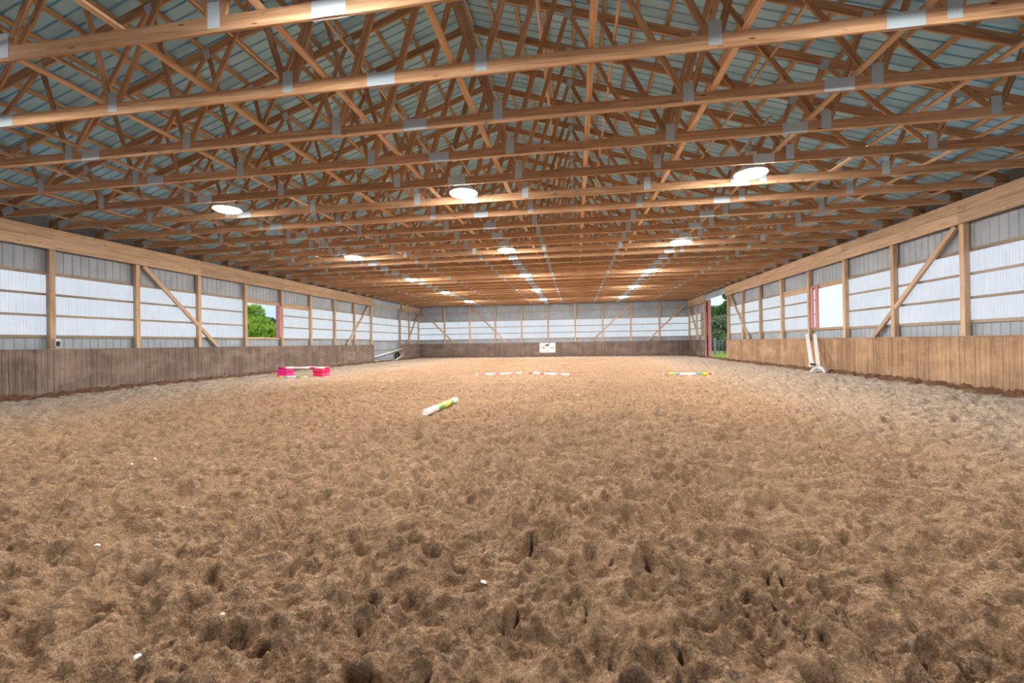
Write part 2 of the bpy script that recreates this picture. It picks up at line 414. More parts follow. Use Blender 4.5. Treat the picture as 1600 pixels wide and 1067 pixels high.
# ------------------------------------------------------------------ ribbed sheets
def ribbed(name, axis, fixed, a0, a1, z0, z1, mat, pitch=.2286, depth=.018, out=1, minor=True, parent=None, kind='structure'):
    """vertical ribbed sheet in a wall plane: axis 'y' for side walls, 'x' for the end wall; ribs stand towards +out"""
    prof = []; a = a0
    while a < a1 - 1e-4:
        e = min(a + pitch, a1)
        prof += [(a, 0)]
        if a + pitch <= a1:
            prof += [(a + pitch * .62, 0), (a + pitch * .72, depth), (a + pitch * .86, depth), (a + pitch * .96, 0)]
        a += pitch
    prof.append((a1, 0))
    v = []; 
    for z in (z0, z1):
        for p, d in prof:
            v.append((fixed + out * d, p, z) if axis == 'y' else (p, fixed + out * d, z))
    n = len(prof); f = [(i, i + 1, n + i + 1, n + i) for i in range(n - 1)]
    o = link(name, mesh_from(name, v, f, mat), parent)
    if kind and not parent: o['kind'] = kind
    return o
XSL, XSR = XL - .24, XR + .24               # sheet planes outside the girts
YSE = YE + .24
ZW0, ZW1 = 1.72, 3.52                       # translucent band
ZROOFW = 4.95
# opaque sheets: below and above the band
m = None
def side_sheet(side):
    xs_ = XSL if side == 'left' else XSR; out = 1 if side == 'left' else -1
    b = []
    for (a0, a1) in ((Y0, DOOR0), (DOOR1 + .1, YSE)):
        b.append(ribbed('wall_' + side, 'y', xs_, a0, a1, -.05, ZW0 + .02, M_WALLSHEET, out=out))
        b.append(ribbed('wall_' + side, 'y', xs_, a0, a1, ZW1 - .02, ZROOFW + .3, M_WALLSHEET, out=out))
    o = ribbed('wall_' + side, 'y', xs_, DOOR0, DOOR1 + .1, 4.80, ZROOFW + .3, M_WALLSHEET, out=out)
side_sheet('left'); side_sheet('right')
# end wall with gable
HW = 12.32
def roof_z(x): return ZT + 4.34 + .097 + .094 - abs(x - XC) / 3 + .01
ribbed('wall_back', 'x', YSE, XSL, XSR, -.05, ZW0 + .02, M_WALLSHEET, out=-1)
ribbed('wall_back', 'x', YSE, XSL, XSR, 3.45, ZROOFW + .2, M_WALLSHEET, out=-1)
m = MB(); m.add([(XSL, YSE, ZROOFW + .1), (XSR, YSE, ZROOFW + .1), (XC, YSE, roof_z(XC))], [(0, 1, 2)])
tag(m.build('wall_back', M_WALLSHEET), kind='structure')
# unseen open doorway behind the camera, added to let in fill daylight
ribbed('wall_front', 'x', Y0, XSL, -8.5, -.05, 4.4, M_WALLSHEET, out=1)
ribbed('wall_front', 'x', Y0, 6.0, XSR, -.05, 4.4, M_WALLSHEET, out=1)
ribbed('wall_front', 'x', Y0, XSL, XSR, 4.4, ZROOFW + .2, M_WALLSHEET, out=1)
m = MB(); m.add([(XSL, Y0, ZROOFW + .1), (XSR, Y0, ZROOFW + .1), (XC, Y0, roof_z(XC))], [(0, 1, 2)])
tag(m.build('wall_front', M_WALLSHEET), kind='structure')
# translucent panels, one per bay (window openings left free)
wn_ = [0]
def window(axis, fixed, a0, a1, z0, z1, out):
    wn_[0] += 1
    return ribbed('window_%d' % wn_[0], axis, fixed, a0, a1, z0, z1, M_PANEL, .0762, .009, out)
lb = [Y0, -4.4, -1.99, .45, 2.88, 5.32, 7.76] + LPOST
for a0, a1 in zip(lb[:-1], lb[1:]):
    if abs(a0 - LPOST[3]) < .01: continue
    window('y', XSL, a0, a1, ZW0, ZW1, 1)
rb = [Y0, -4.55, -2.1, .33, 2.77, 5.2, 7.64, 10.08] + RPOST
for a0, a1 in zip(rb[:-1], rb[1:]):
    if abs(a0 - RPOST[2]) < .01: continue
    window('y', XSR, a0, a1, ZW0, ZW1, -1)
for a0, a1 in ((DOOR1 + .1, 36.95), (36.95, YSE)):
    window('y', XSL, a0, a1, ZW0, ZW1, 1); window('y', XSR, a0, a1, ZW0, ZW1, -1)
EPOST = [-12.45 + 2.485 * k for k in range(9)]
eb = [XSL] + EPOST + [XSR]
for a0, a1 in zip(eb[:-1], eb[1:]): window('x', YSE, a0, a1, ZW0, 3.46, -1)

# ------------------------------------------------------------------ roof sheets
def roof_side(sgn, name):
    ridge = (XC, roof_z(XC)); ex = XC + sgn * (HW + .55); eave = (ex, roof_z(ex))
    prof = []; y = Y0
    while y < YSE + .3:
        prof += [(y, 0), (y + .17, 0), (y + .178, .04), (y + .206, .04), (y + .214, 0)]; y += .2286
    v = []
    for px, pz in (ridge, eave):
        for p, d in prof: v.append((px, p, pz + d))
    n = len(prof); f = [(i, i + 1, n + i + 1, n + i) for i in range(n - 1)]
    tag(link('ceiling', mesh_from('ceiling', v, f, M_ROOF)), kind='structure')
roof_side(-1, 'left'); roof_side(1, 'right')

# ------------------------------------------------------------------ trusses
CH = .175                                   # chord depth
def truss_proto(y):
    t = empty('roof_truss', (XC, y, ZT))
    board('bottom_chord', (-HW - .1, 0, CH / 2), (HW + .1, 0, CH / 2), CH, .038, M_TRUSS, t)
    for s in (-1, 1):
        board('top_chord', (s * (HW + .45), 0, 4.34 - (HW + .45) / 3), (0, 0, 4.34), CH, .038, M_TRUSS, t)
        board('heel_block', (s * (HW + .02), .0, CH + .0), (s * (HW + .02), .0, .30), .14, .038, M_TRUSS, t)
    Bt = [1.37, 4.23, 6.73, 9.19]; Tt = [0, 2.47, 4.98, 7.37, 9.63]
    def tz(r): return 4.34 - r / 3 - .05
    for s in (-1, 1):
        for k, b in enumerate(Bt):
            for r in (Tt[k], Tt[k + 1]):
                wd = .14 if r == 0 else .089
                off = -.045 if r < b else .045
                if r == 0: off = -.05
                board('web', (s * (b + off), 0, CH * .75), (s * (r + (.03 if r < b else -.03)), 0, tz(r) - .03), wd, .036, M_TRUSS, t)
    def plate(x, z, wd, ht, tilt=0):
        k = ('plate', wd, ht)
        if k not in _bm:
            mb = MB()
            for yy in (-.0225, .0195): mb.box((-wd / 2, yy, -ht / 2), (wd / 2, yy + .003, ht / 2))
            _bm[k] = mesh_from('nail_plate', mb.v, mb.f, M_PLATE)
        o = link('nail_plate', _bm[k], t); o.location = (x, 0, z); o.rotation_euler = (0, tilt, 0)
    for s in (-1, 1):
        for b in Bt: plate(s * b, .185, .15, .29)
        for r in Tt[1:]: plate(s * r, tz(r) - .015, .15, .20, s * math.atan(1 / 3))
        plate(s * 6.25, CH / 2, .39, CH + .004)
        plate(s * (HW - .25), .17, .36, .2, s * math.atan(1 / 3))
    plate(0, CH / 2, .39, CH + .004); plate(0, 4.34 - .03, .3, .26)
    return t
tp = truss_proto(TRUSS_Y[0])
def dup(root, loc):
    r = root.copy(); COL.objects.link(r); r.location = loc
    for ch in list(root.children):
        c = ch.copy(); COL.objects.link(c); c.parent = r
        for g in ch.children:
            d = g.copy(); COL.objects.link(d); d.parent = c
    return r
def truss_label(i):
    # truss 1 is the nearest one whose bottom chord is in the photo
    if i == 0: return 'wooden roof truss nearest the camera, overhead in front of the first chord in view'
    if i == 29: return 'wooden roof truss farthest from the camera, beside the end wall'
    if i <= 15: return 'wooden roof truss with the %s bottom chord down from the photo top' % ORD[i]
    return 'wooden roof truss standing %s before the far end wall' % ORD[30 - i]
for i, y in enumerate(TRUSS_Y):
    t = tp if i == 0 else dup(tp, (XC, y, ZT))
    tag(t, truss_label(i), 'roof truss', 'roof trusses spanning the arena')

# lateral braces lying on the bottom chords, and on the webs
k = 0
LB = [.25 + 1.79 * j + {-5: -.16, 2: .08}.get(j, 0) for j in range(-8, 6)]
for j, x in enumerate(sorted(LB)):
    o = board('lateral_brace', (x, TRUSS_Y[0] - .3, ZT + CH + .021), (x, TRUSS_Y[-1] + .3, ZT + CH + .021), .089, .038, M_LATERAL, None, (0, 0, 1))
    tag(o, 'long wooden brace laid lengthwise on top of the bottom chords, %s from the left wall' % ORD[j + 1], 'brace', 'lateral braces on the bottom chords')
WB = [(-5.9, 1.35, 'low'), (-3.3, 1.95, 'middle'), (-1.95, 2.55, 'high'), (1.95, 2.55, 'high'), (3.3, 1.95, 'middle'), (5.9, 1.35, 'low')]
for r, z, wnm in WB:
    o = board('web_brace', (XC + r, TRUSS_Y[0] - .3, ZT + z), (XC + r, TRUSS_Y[-1] + .3, ZT + z), .089, .038, M_LATERAL, None, (1 if r < 0 else -1, 0, .4))
    tag(o, 'wooden brace running lengthwise at %s height on the truss webs, %s of the ridge' % (wnm, 'left' if r < 0 else 'right'), 'brace', 'braces along the truss webs')
# purlins under the roof sheets
for s, side in ((-1, 'left'), (1, 'right')):
    n = 21
    for j in range(n):
        r = HW + .38 - j * .6325
        if r < .12: r = .12
        zc = ZT + 4.34 - r / 3 + .097 + .045
        o = board('roof_purlin', (XC + s * r, Y0, zc), (XC + s * r, YE + .2, zc), .085, .05, M_PURLIN, None, (math.cos(.3217), 0, s * math.sin(.3217)))
        tag(o, 'wooden purlin running lengthwise under the steel roof, %s up from the %s eave' % (ORD[j + 1], side), 'purlin', 'purlins under the %s roof slope' % side)

# ------------------------------------------------------------------ side wall framing
def header(x, side):
    s = 1 if side == 'left' else -1
    for (a0, a1, nm) in ((Y0, DOOR0, 'long'), (DOOR1 + .55 if side == 'left' else DOOR1, YE - .01, 'short')):
        t = empty('header_beam', (x - s * .03, a0, ZB))
        y = a0; n = 0
        seams = [a0] + [p for p in np.arange((LPOST if side == 'left' else RPOST)[0] - 4 * 2.4384, a1 - 1, 4.8768) if p > a0 + .5] + [a1]
        for z0, z1 in ((0, .295), (.299, .594)):
            for c0, c1 in zip(seams[:-1], seams[1:]):
                o = board('beam_board', (0, c0 - a0 + .002, (z0 + z1) / 2), (0, c1 - a0 - .002, (z0 + z1) / 2), z1 - z0, .06, M_FRAME, t, (1, 0, 0))
        where = ('from the near end to the door opening' if nm == 'long' else 'between the door opening and the far corner')
        tag(t, 'deep two-board timber header beam on top of the %s wall posts %s' % (side, where), 'beam')
header(XL, 'left'); header(XR, 'right')
def post(x, y, z0, z1, label, wx_=.14, wy_=.14, ax='y'):
    o = board('wall_post', (x, y, z0), (x, y, z1), wx_, wy_, M_FRAME, None, (0, 1, 0))
    return tag(o, label, 'post', 'timber wall posts')
for side, ps, xx in (('left', LPOST, XL - .07 - .062), ('right', RPOST, XR + .07 + .062)):
    for j, y in enumerate(ps):
        lab = 'square timber post of the %s wall, %s in view counting from the camera' % (side, ORD[j + 1])
        post(xx, y, -.05, ZB + .55, lab)
    for k_, w_ in ((1, 'just outside'), (2, 'well outside')):
        post(xx, ps[0] - 2.4384 * k_, -.05, ZB + .55, 'square timber post of the %s wall, %s the %s edge of the photo' % (side, w_, side))
    post(xx, DOOR1 + (.35 if side == 'left' else .12), -.05, ZB + .55, 'timber post on the far side of the %s door opening' % side, .14, .18)
    post(xx, 36.95, -.05, ZB + .55, 'timber post of the %s wall between the far door post and the corner' % side)
    post(xx, YE - .1, -.05, ZB + .55, 'timber corner post where the %s wall meets the end wall' % side)
for j, x in enumerate(EPOST):
    post(x, YE + .12, -.05, 5.6, 'timber post of the far end wall, %s from its left corner' % ORD[j + 1])
# girts behind the posts
def girt(side, x, a0, a1, z, lab, wd=.07):
    o = board('wall_girt', (x, a0, z), (x, a1, z), wd, .036, M_GIRT, None, (1, 0, 0))
    tag(o, lab, 'girt', 'horizontal girts behind the %s wall posts' % side)
GZ = [(1.72, 'lowest', .09), (2.33, 'second lowest', .065), (2.94, 'third lowest', .065), (3.545, 'highest', .09)]
for side, x, ps, ob in (('left', XL - .22, LPOST, 3), ('right', XR + .22, RPOST, 2)):
    for z, nm, wd in GZ:
        if nm in ('lowest', 'highest'):
            girt(side, x, Y0, DOOR0, z, '%s horizontal girt of the %s wall, along the whole near stretch' % (nm, side), wd)
        else:
            girt(side, x, Y0, ps[ob], z, '%s girt of the %s wall, camera side of the open window' % (nm, side), wd)
            girt(side, x, ps[ob + 1], DOOR0, z, '%s girt of the %s wall, between the open window and the door' % (nm, side), wd)
        girt(side, x, DOOR1 + .2, YE, z, '%s girt of the %s wall beyond the door, by the far corner' % (nm, side), wd)
EG = [(1.72, 'lowest', .08), (2.26, 'second lowest', .065), (2.86, 'third lowest', .065), (3.47, 'fourth lowest', .07), (4.25, 'topmost', .065)]
for z, nm, wd in EG:
    o = board('wall_girt', (XL - .2, YE + .215, z), (XR + .2, YE + .215, z), wd, .036, M_GIRT, None, (0, 1, 0))
    tag(o, '%s horizontal girt of the far end wall, behind its posts' % nm, 'girt', 'horizontal girts behind the end wall posts')
# trim boards around the open windows
def trim(side, x, a0, a1, z0, z1, lab):
    o = board('window_board', (x, a0, (z0 + z1) / 2), (x, a1, (z0 + z1) / 2), z1 - z0, .036, M_FRAME, None, (1, 0, 0)); tag(o, lab, 'board')
for side, x, ps, k in (('left', XL - .18, LPOST, 3), ('right', XR + .18, RPOST, 2)):
    trim(side, x, ps[k] + .07, ps[k + 1] - .07, 3.40, 3.58, 'wide header board over the open window in the %s wall' % side)
    trim(side, x, ps[k + 1] + .07, ps[k + 2] - .07, 3.34, 3.58, 'wide header board over the translucent bay beyond the open %s window' % side)
    trim(side, x, ps[k] + .07, ps[k + 1] - .07, 1.70, 1.79, 'sill board under the open window in the %s wall' % side)
# diagonal braces: two boards with the post between them
def brace(x, nrm, p0, p1, cut, lab, axis):
    """p = (along, z); cut = along position of the crossing post, or None"""
    P = lambda a, z: (x, a, z) if axis == 'y' else (a, x, z)
    t = empty('diagonal_brace', P(*p1))
    base = Vector(P(*p1))
    segs = [(p0, p1)]
    if cut is not None:
        dz = (p1[1] - p0[1]) / (p1[0] - p0[0]); sg = 1 if p1[0] > p0[0] else -1
        c0, c1 = cut - sg * .075, cut + sg * .075
        segs = [(p0, (c0, p0[1] + dz * (c0 - p0[0]))), ((c1, p0[1] + dz * (c1 - p0[0])), p1)]
    for i, (a, b) in enumerate(segs):
        board('upper_board' if i == 0 else 'lower_board', Vector(P(*a)) - base, Vector(P(*b)) - base, .13, .085, M_FRAME, t, nrm)
    tag(t, lab, 'brace', 'diagonal wall braces')
for side, x in (('left', XL - .11), ('right', XR + .11)):
    n = (1, 0, 0); ps = LPOST if side == 'left' else RPOST
    if side == 'left':
        brace(x, n, (12.85, 4.23), (15.93, 1.40), 15.08, 'diagonal timber brace sloping down away from the camera, nearest on the left wall', 'y')
        brace(x, n, (29.3, 4.22), (26.24, 1.38), 27.27, 'diagonal timber brace sloping down towards the camera, next to the left door opening', 'y')
        brace(x, n, (39.05, 4.22), (36.35, 1.38), 36.95, 'diagonal timber brace on the left wall beside the far corner', 'y')
    else:
        brace(x, n, (12.72, 4.22), (15.87, 1.38), 14.96, 'diagonal timber brace sloping down away from the camera, nearest on the right wall', 'y')
        brace(x, n, (29.2, 4.22), (26.19, 1.40), 27.15, 'diagonal timber brace sloping down towards the camera, next to the open right doorway', 'y')
        brace(x, n, (39.05, 4.22), (36.2, 1.40), 36.95, 'diagonal timber brace on the right wall beside the far corner', 'y')
for (a, b, cut, lab) in (((-14.68, 4.49), (-11.46, 1.36), -12.45, 'diagonal timber brace of the end wall at its left corner'),
                         ((-9.85, 4.80), (-6.42, 1.36), -7.48, 'diagonal timber brace of the end wall, second from the left'),
                         ((4.86, 4.63), (1.38, 1.34), 2.46, 'diagonal timber brace of the end wall, second from the right'),
                         ((9.6, 4.5), (6.36, 1.34), 7.43, 'diagonal timber brace of the end wall at its right corner')):
    brace(YE + .10, (0, 1, 0), a, b, cut, lab, 'x')

# ------------------------------------------------------------------ kickboards
def kick(axis, fixed, inward, a0, a1, mat, lab, seams):
    m = MB(); a = a0; rnd = random.Random(int(a0 * 10) + 3)
    while a < a1 - .01:
        e = min(a + .14, a1); j = rnd.uniform(0, .006); top = ZK - .02
        lo, hi = sorted((fixed - inward * j, fixed - inward * .04))
        g = .013 if any(abs(a - s_) < .07 for s_ in seams) else .0055
        if axis == 'y': m.box((lo, a + g, -.15), (hi, e - .0015, top))
        else: m.box((a + g, lo, -.15), (e - .0015, hi, top))
        a = e
    o = m.build('kickboard', mat)
    c = MB(); lo, hi = sorted((fixed + inward * .012, fixed - inward * .05))
    if axis == 'y': c.box((lo, a0, ZK - .02), (hi, a1, ZK + .012))
    else: c.box((a0, lo, ZK - .02), (a1, hi, ZK + .012))
    c.build('cap_rail', mat, o)
    tag(o, lab, 'kickboard')
kick('y', XL, 1, Y0, DOOR0 + .1, M_KICK_L, 'long kickboard wall of grey-brown vertical boards along the left side', LPOST)
kick('y', XL, 1, DOOR1 + .3, YE - .02, M_KICK_E, 'short grey-brown kickboard between the left door and the far corner', [36.95])
kick('y', XR, -1, Y0, DOOR0, M_KICK_R, 'long tan brown kickboard wall of vertical boards along the right side', RPOST)
kick('y', XR, -1, DOOR1 + .05, YE - .02, M_KICK_E, 'short grey-brown kickboard between the right doorway and the far corner', [36.95])
kick('x', YE, -1, XL + .02, XR - .02, M_KICK_E, 'dark grey-brown kickboard of vertical boards across the far end wall', EPOST)

# ------------------------------------------------------------------ doors
def track(side, x, out):
    m = MB(); a0, a1 = DOOR0 + .0, DOOR1 + .35
    lo, hi = sorted((x, x - out * .10))
    m.box((lo, a0, 4.42), (hi, a1, 4.80)); 
    for zz in (4.50, 4.60, 4.70): 
        l2, h2 = sorted((x, x + out * .015)); m.box((l2, a0, zz), (h2, a1, zz + .02))
    o = m.build('door_track_cover', M_TRACK); tag(o, 'grey ribbed steel cover of the door track over the %s doorway' % side, 'track cover')
track('left', XL - .06, 1); track('right', XR + .06, -1)
# closed sliding door in the left wall
xd = XL - .30
d = ribbed('door_1', 'y', xd, DOOR0 - .1, DOOR1 + .3, .02, 1.66, M_WALLSHEET, out=1)
ribbed('upper_sheet', 'y', 0, 0, 1, 0, 1, M_WALLSHEET, out=1).name = 'tmp'
bpy.data.objects.remove(bpy.data.objects['tmp'])
u = ribbed('upper_sheet', 'y', xd, DOOR0 - .1, DOOR1 + .3, 3.5, 4.45, M_WALLSHEET, out=1, parent=d)
u = ribbed('light_panel', 'y', xd, DOOR0 - .1, DOOR1 + .3, 1.62, 3.54, M_PANEL, .0762, .009, out=1, parent=d)
for z, wdd in ((.25, .06), (.95, .06), (1.66, .07), (2.33, .055), (2.94, .055), (3.5, .07), (4.36, .10)):
    board('rail', (xd + .05, DOOR0 - .05, z), (xd + .05, DOOR1 + .3, z), wdd, .036, M_FRAME if z > 4 else M_GIRT, d, (1, 0, 0))
# red steel doors slid open outside
def slab(name, a, b, mat, lab, cat, ribs=True):
    m = MB(); m.box(a, b); o = m.build(name, mat); tag(o, lab, cat); return o
t = empty('sliding_door', (XR + .34, 34.1, 0))
m = MB(); m.box((-.03, .25, .05), (.03, 2.2, 4.42)); m.build('door_sheet', M_RED, t)
m = MB(); m.box((-.10, 0, .03), (.06, .10, 4.44)); m.box((-.02, .10, .03), (.06, .28, 4.44)); m.build('door_edge_frame', M_RED, t)
tag(t, 'faded red sliding door standing open outside the right doorway', 'door')
# shutters of the two open windows
def shutter(x, ya, yb, lab):
    t = empty('window_shutter_frame', (x, ya, 1.79)); W = yb - ya
    for y in (0, W - W * .36): 
        m = MB(); m.box((-.02, y, 0), (.02, y + W * .36, 1.72)); m.build('stile', M_RED, t)
    for z in (0, .55, 1.12, 1.68):
        m = MB(); m.box((-.025, W * .30, z), (.025, W * .70, z + .05)); m.build('rung', M_RED, t)
    tag(t, lab, 'shutter')
shutter(XR + .12, 19.17, 19.74, 'faded red ladder-like shutter frame at the open window of the right wall')
t = empty('window_shutter', (XL - .265, 19.72, 1.79))
m = MB(); m.box((.0, 0, 0), (.20, .15, 1.61)); m.build('shutter_sheet', M_RED, t)
m = MB()
for z in (.25, .7, .98, 1.4): m.box((.08, -.01, z), (.12, .0, z + .04))
m.build('bolt', M_WHITE, t)
tag(t, 'faded pink-red shutter edge at the far side of the open left window', 'shutter')

# ------------------------------------------------------------------ high bay lamps
def lamp(x, y, lensmat, lab):
    t = empty('high_bay_lamp', (x, y, ZT - .02))
    m = MB(); m.lathe([(.30, .0), (.29, -.022), (.24, -.05), (.15, -.072), (.06, -.08), (.0, -.082)], 28); m.lathe([(0, .002), (.30, .0)], 28)
    m.build('lens', lensmat, t, True)
    m = MB(); m.lathe([(.315, -.012), (.315, .012), (.29, .03), (.22, .11), (.15, .19), (.12, .25), (.0, .25)], 28)
    m.build('reflector', M_WHITE, t, True)
    m = MB(); m.box((-.09, -.09, .25), (.09, .09, .42)); bb = m.build('ballast_box', M_WHITE, t)
    m = MB(); m.tube((0, 0, .42), (0, 0, .62), .006, n=6); m.tube((0, 0, .62), (.0, .0, .66), .02, n=8); m.build('hanging_hook', M_CONDUIT, bb)
    tag(t, lab, 'lamp', 'high bay lamps under the trusses')
    # wooden cross piece that carries the lamp is a conduit rail between the two trusses
LX = [(-8.60, 'left'), (-2.50, 'middle'), (3.66, 'right')]
LY = [3.40, 9.50, 15.60, 21.65, 27.65, 33.8]
for x, row in LX:
    for j, y in enumerate(LY):
        w_ = ['overhead and nearest', 'second nearest', 'third nearest', 'third farthest', 'second farthest', 'farthest'][j]
        dim = (j == 1 and row == 'left')
        lamp(x, y, M_LENS_DIM if dim else (M_LENS_NEAR if j == 0 else M_LENS), 'round white high bay lamp hanging from the trusses, %s of the %s row' % (w_, row))
        o = board('lamp_hanger_bar', (x, y - .95 if j == 1 else y - .85, ZT + .665), (x, y + .95, ZT + .665), .04, .04, M_CONDUIT, None, (1, 0, 0))
        tag(o, 'thin metal bar between two trusses carrying the %s lamp of the %s row' % (w_, row), 'hanger bar', 'lamp hanger bars')

# ------------------------------------------------------------------ riding poles
def banded_pole(name, p0, p1, r, bands, lab, group, n=8):
    """bands: list of (fraction end, material)"""
    p0 = Vector(p0); p1 = Vector(p1); m = MB(); mats = []
    a = 0
    for e, mt in bands:
        if mt not in mats: mats.append(mt)
        m.tube(p0.lerp(p1, a), p0.lerp(p1, e), r, n=n, m=mats.index(mt), caps=(a == 0 or e == 1), rot=math.pi / n); a = e
    o = m.build(name, mats, None, n > 8); tag(o, lab, 'pole', group); return o
P_YEL = plain('yellow_paint', (.80, .62, .04), .5); P_GRN = plain('green_paint', (.16, .38, .08), .5); P_LGR = plain('pale_green_paint', (.45, .60, .28), .5)
P_BLU = plain('blue_grey_paint', (.16, .26, .34), .5); P_RED = plain('red_paint', (.62, .10, .07), .5); P_PNK = plain('pale_red_paint', (.50, .13, .13), .5)
P_ORG = plain('orange_paint', (.80, .30, .03), .5); P_TEAL = plain('teal_paint', (.20, .45, .45), .5); P_LTEAL = plain('light_aqua_paint', (.55, .75, .72), .5)
gz = sand_z(-2.75, 8.5)
banded_pole('ground_pole', (-2.80, 7.62, .06), (-2.72, 9.40, .06), .066,
    [(.30, M_WHITE), (.34, P_LGR), (.50, P_GRN), (.54, P_LGR), (.68, P_YEL), (.72, P_LGR), (.84, P_GRN), (1, M_WHITE)],
    'white, green and yellow banded pole lying alone on the sand in front', 'banded poles on the sand', 8)
banded_pole('ground_pole', (-4.12, 17.25, .03), (-2.32, 18.15, .035), .05,
    [(.04, M_WHITE), (.2, P_PNK), (.4, M_WHITE), (.52, P_PNK), (.76, M_WHITE), (.86, P_PNK), (1, M_WHITE)],
    'red and white pole sunk in the sand, left one of the end-to-end pair', 'banded poles on the sand', 10)
banded_pole('ground_pole', (-2.0, 18.30, .035), (-.02, 16.95, .03), .05,
    [(.10, P_PNK), (.26, M_WHITE), (.36, P_PNK), (.62, M_WHITE), (.72, P_PNK), (.88, M_WHITE), (1, P_PNK)],
    'red and white pole sunk in the sand, right one of the end-to-end pair', 'banded poles on the sand', 10)
banded_pole('ground_pole', (3.30, 17.0, .06), (5.08, 16.98, .06), .062,
    [(.02, M_WHITE), (.09, P_RED), (.12, P_ORG), (.19, P_YEL), (.27, P_GRN), (.34, P_BLU), (.65, M_WHITE), (.73, P_BLU), (.81, P_GRN), (.89, P_YEL), (.92, P_ORG), (.98, P_RED), (1, M_WHITE)],
    'rainbow banded pole with a white middle, lying on the sand at right', 'banded poles on the sand', 8)

# small jump by the left wall
def jump_block(x, y, z, rz, mat, lab):
    t = empty('jump_block', (x, y, z)); t.rotation_euler = (0, 0, rz)
    m = MB(); 
    prof = [(-.29, 0), (.29, 0), (.29, .10), (.25, .14), (.25, .19), (.29, .23), (.29, .34), (.08, .34), (.05, .29), (-.05, .29), (-.08, .34), (-.29, .34), (-.29, .23), (-.25, .19), (-.25, .14), (-.29, .10)]
    prof = [(a * .74, b) for a, b in prof]
    n = len(prof); v = [(a, -.15, b) for a, b in prof] + [(a, .15, b) for a, b in prof]
    m.add(v, [(i, (i + 1) % n, n + (i + 1) % n, n + i) for i in range(n)] + [tuple(range(n))[::-1], tuple(range(n, 2 * n))])
    m.build('body', mat, t)
    m = MB()
    for zz in (.05, .26): m.box((-.17, -.17, zz), (.17, -.148, zz + .035)); m.box((-.17, .148, zz), (.17, .17, zz + .035))
    m.build('moulded_rib', mat, t)
    tag(t, lab, 'jump block', 'pink jump blocks by the left wall')
jump_block(-12.53, 16.75, .0, .25, M_MAGENTA, 'magenta plastic block holding up the left end of the low jump')
jump_block(-10.86, 16.78, .0, .1, M_PINKRED, 'pink-red plastic block under the right end of the low jump')
jump_block(-10.90, 17.16, .0, .05, M_PINKRED, 'pink-red plastic block behind the right-hand block of the low jump')
jump_block(-12.62, 17.13, .0, .1, M_MAGENTA, 'magenta plastic block behind the left-hand block of the low jump')
banded_pole('jump_pole', (-12.75, 16.77, .392), (-10.65, 16.80, .392), .05,
    [(.16, M_MAGENTA), (.3, M_WHITE), (.55, M_GREYPLAST), (.70, M_WHITE), (.80, M_MAGENTA), (1, M_WHITE)],
    'mostly white pole with pink ends resting across the front jump blocks', 'poles of the low jump', 10)
banded_pole('jump_pole', (-12.75, 17.15, .392), (-10.65, 17.18, .392), .05,
    [(.22, M_WHITE), (.5, P_PNK), (.7, M_WHITE), (1, P_PNK)],
    'white and pink pole resting across the rear jump blocks', 'poles of the low jump', 10)
banded_pole('jump_pole', (-12.42, 16.22, .05), (-11.12, 16.30, .05), .055,
    [(.12, P_ORG), (.22, P_YEL), (.36, P_TEAL), (.66, M_WHITE), (.82, P_TEAL), (.95, P_YEL), (1, M_WHITE)],
    'teal, white and yellow pole lying on the sand in front of the low jump', 'poles of the low jump', 8)

# jump standards leaning on the right wall
def standard(b, tp_, lab, full):
    b = Vector(b); tp_ = Vector(tp_); t = empty('jump_standard', b); d_ = tp_ - b; u_ = d_.normalized()
    m = MB(); m.tube((0, 0, 0), d_, .082, .078, n=4, rot=math.pi / 4); m.build('upright', M_WHITE, t)
    q = u_.to_track_quat('Z', 'Y')
    m = MB()
    for k in range(9): 
        p = u_ * (.35 + k * .14) + q @ Vector((0, -.062, 0)); m.tube(p, p + q @ Vector((0, -.004, 0)), .012, n=8)
    m.build('pin_hole', M_DARK, t)
    if full:
        m = MB(); m.tube((0, 0, 0), u_ * .32, .15, .10, n=4, rot=math.pi / 4); m.build('foot_socket', M_GREYPLAST, t)
        for k, (dx, dy) in enumerate(((.30, .04), (-.28, -.02), (.03, -.32), (.0, .28))):
            m = MB(); prev = Vector((0, 0, .17))
            for s_ in range(1, 7):
                f_ = s_ / 6; cur = Vector((dx * math.sin(f_ * math.pi / 2), dy * math.sin(f_ * math.pi / 2), .17 * math.cos(f_ * math.pi / 2) + .02))
                m.tube(prev, cur, .055 - .01 * f_, n=8); prev = cur
            m.build('curved_foot', M_WHITE, t, True)
    else:
        m = MB(); m.box((-.07, -.07, -.02), (.07, .07, .10)); m.build('foot_socket', M_GREYPLAST, t)
        m = MB(); m.tube((-.10, -.09, .10), (.10, -.09, .06), .03, n=8); m.build('dark_clamp', M_DARK, t)
    tag(t, lab, 'jump standard', 'jump standards leaning on the right wall')
standard((9.14, 17.75, .04), (9.66, 19.02, 1.50), 'white jump standard with curved feet leaning on the right kickboard, right one', True)
standard((8.99, 17.95, .28), (9.66, 19.60, 1.50), 'white jump standard leaning on the right kickboard, left one of the two', False)

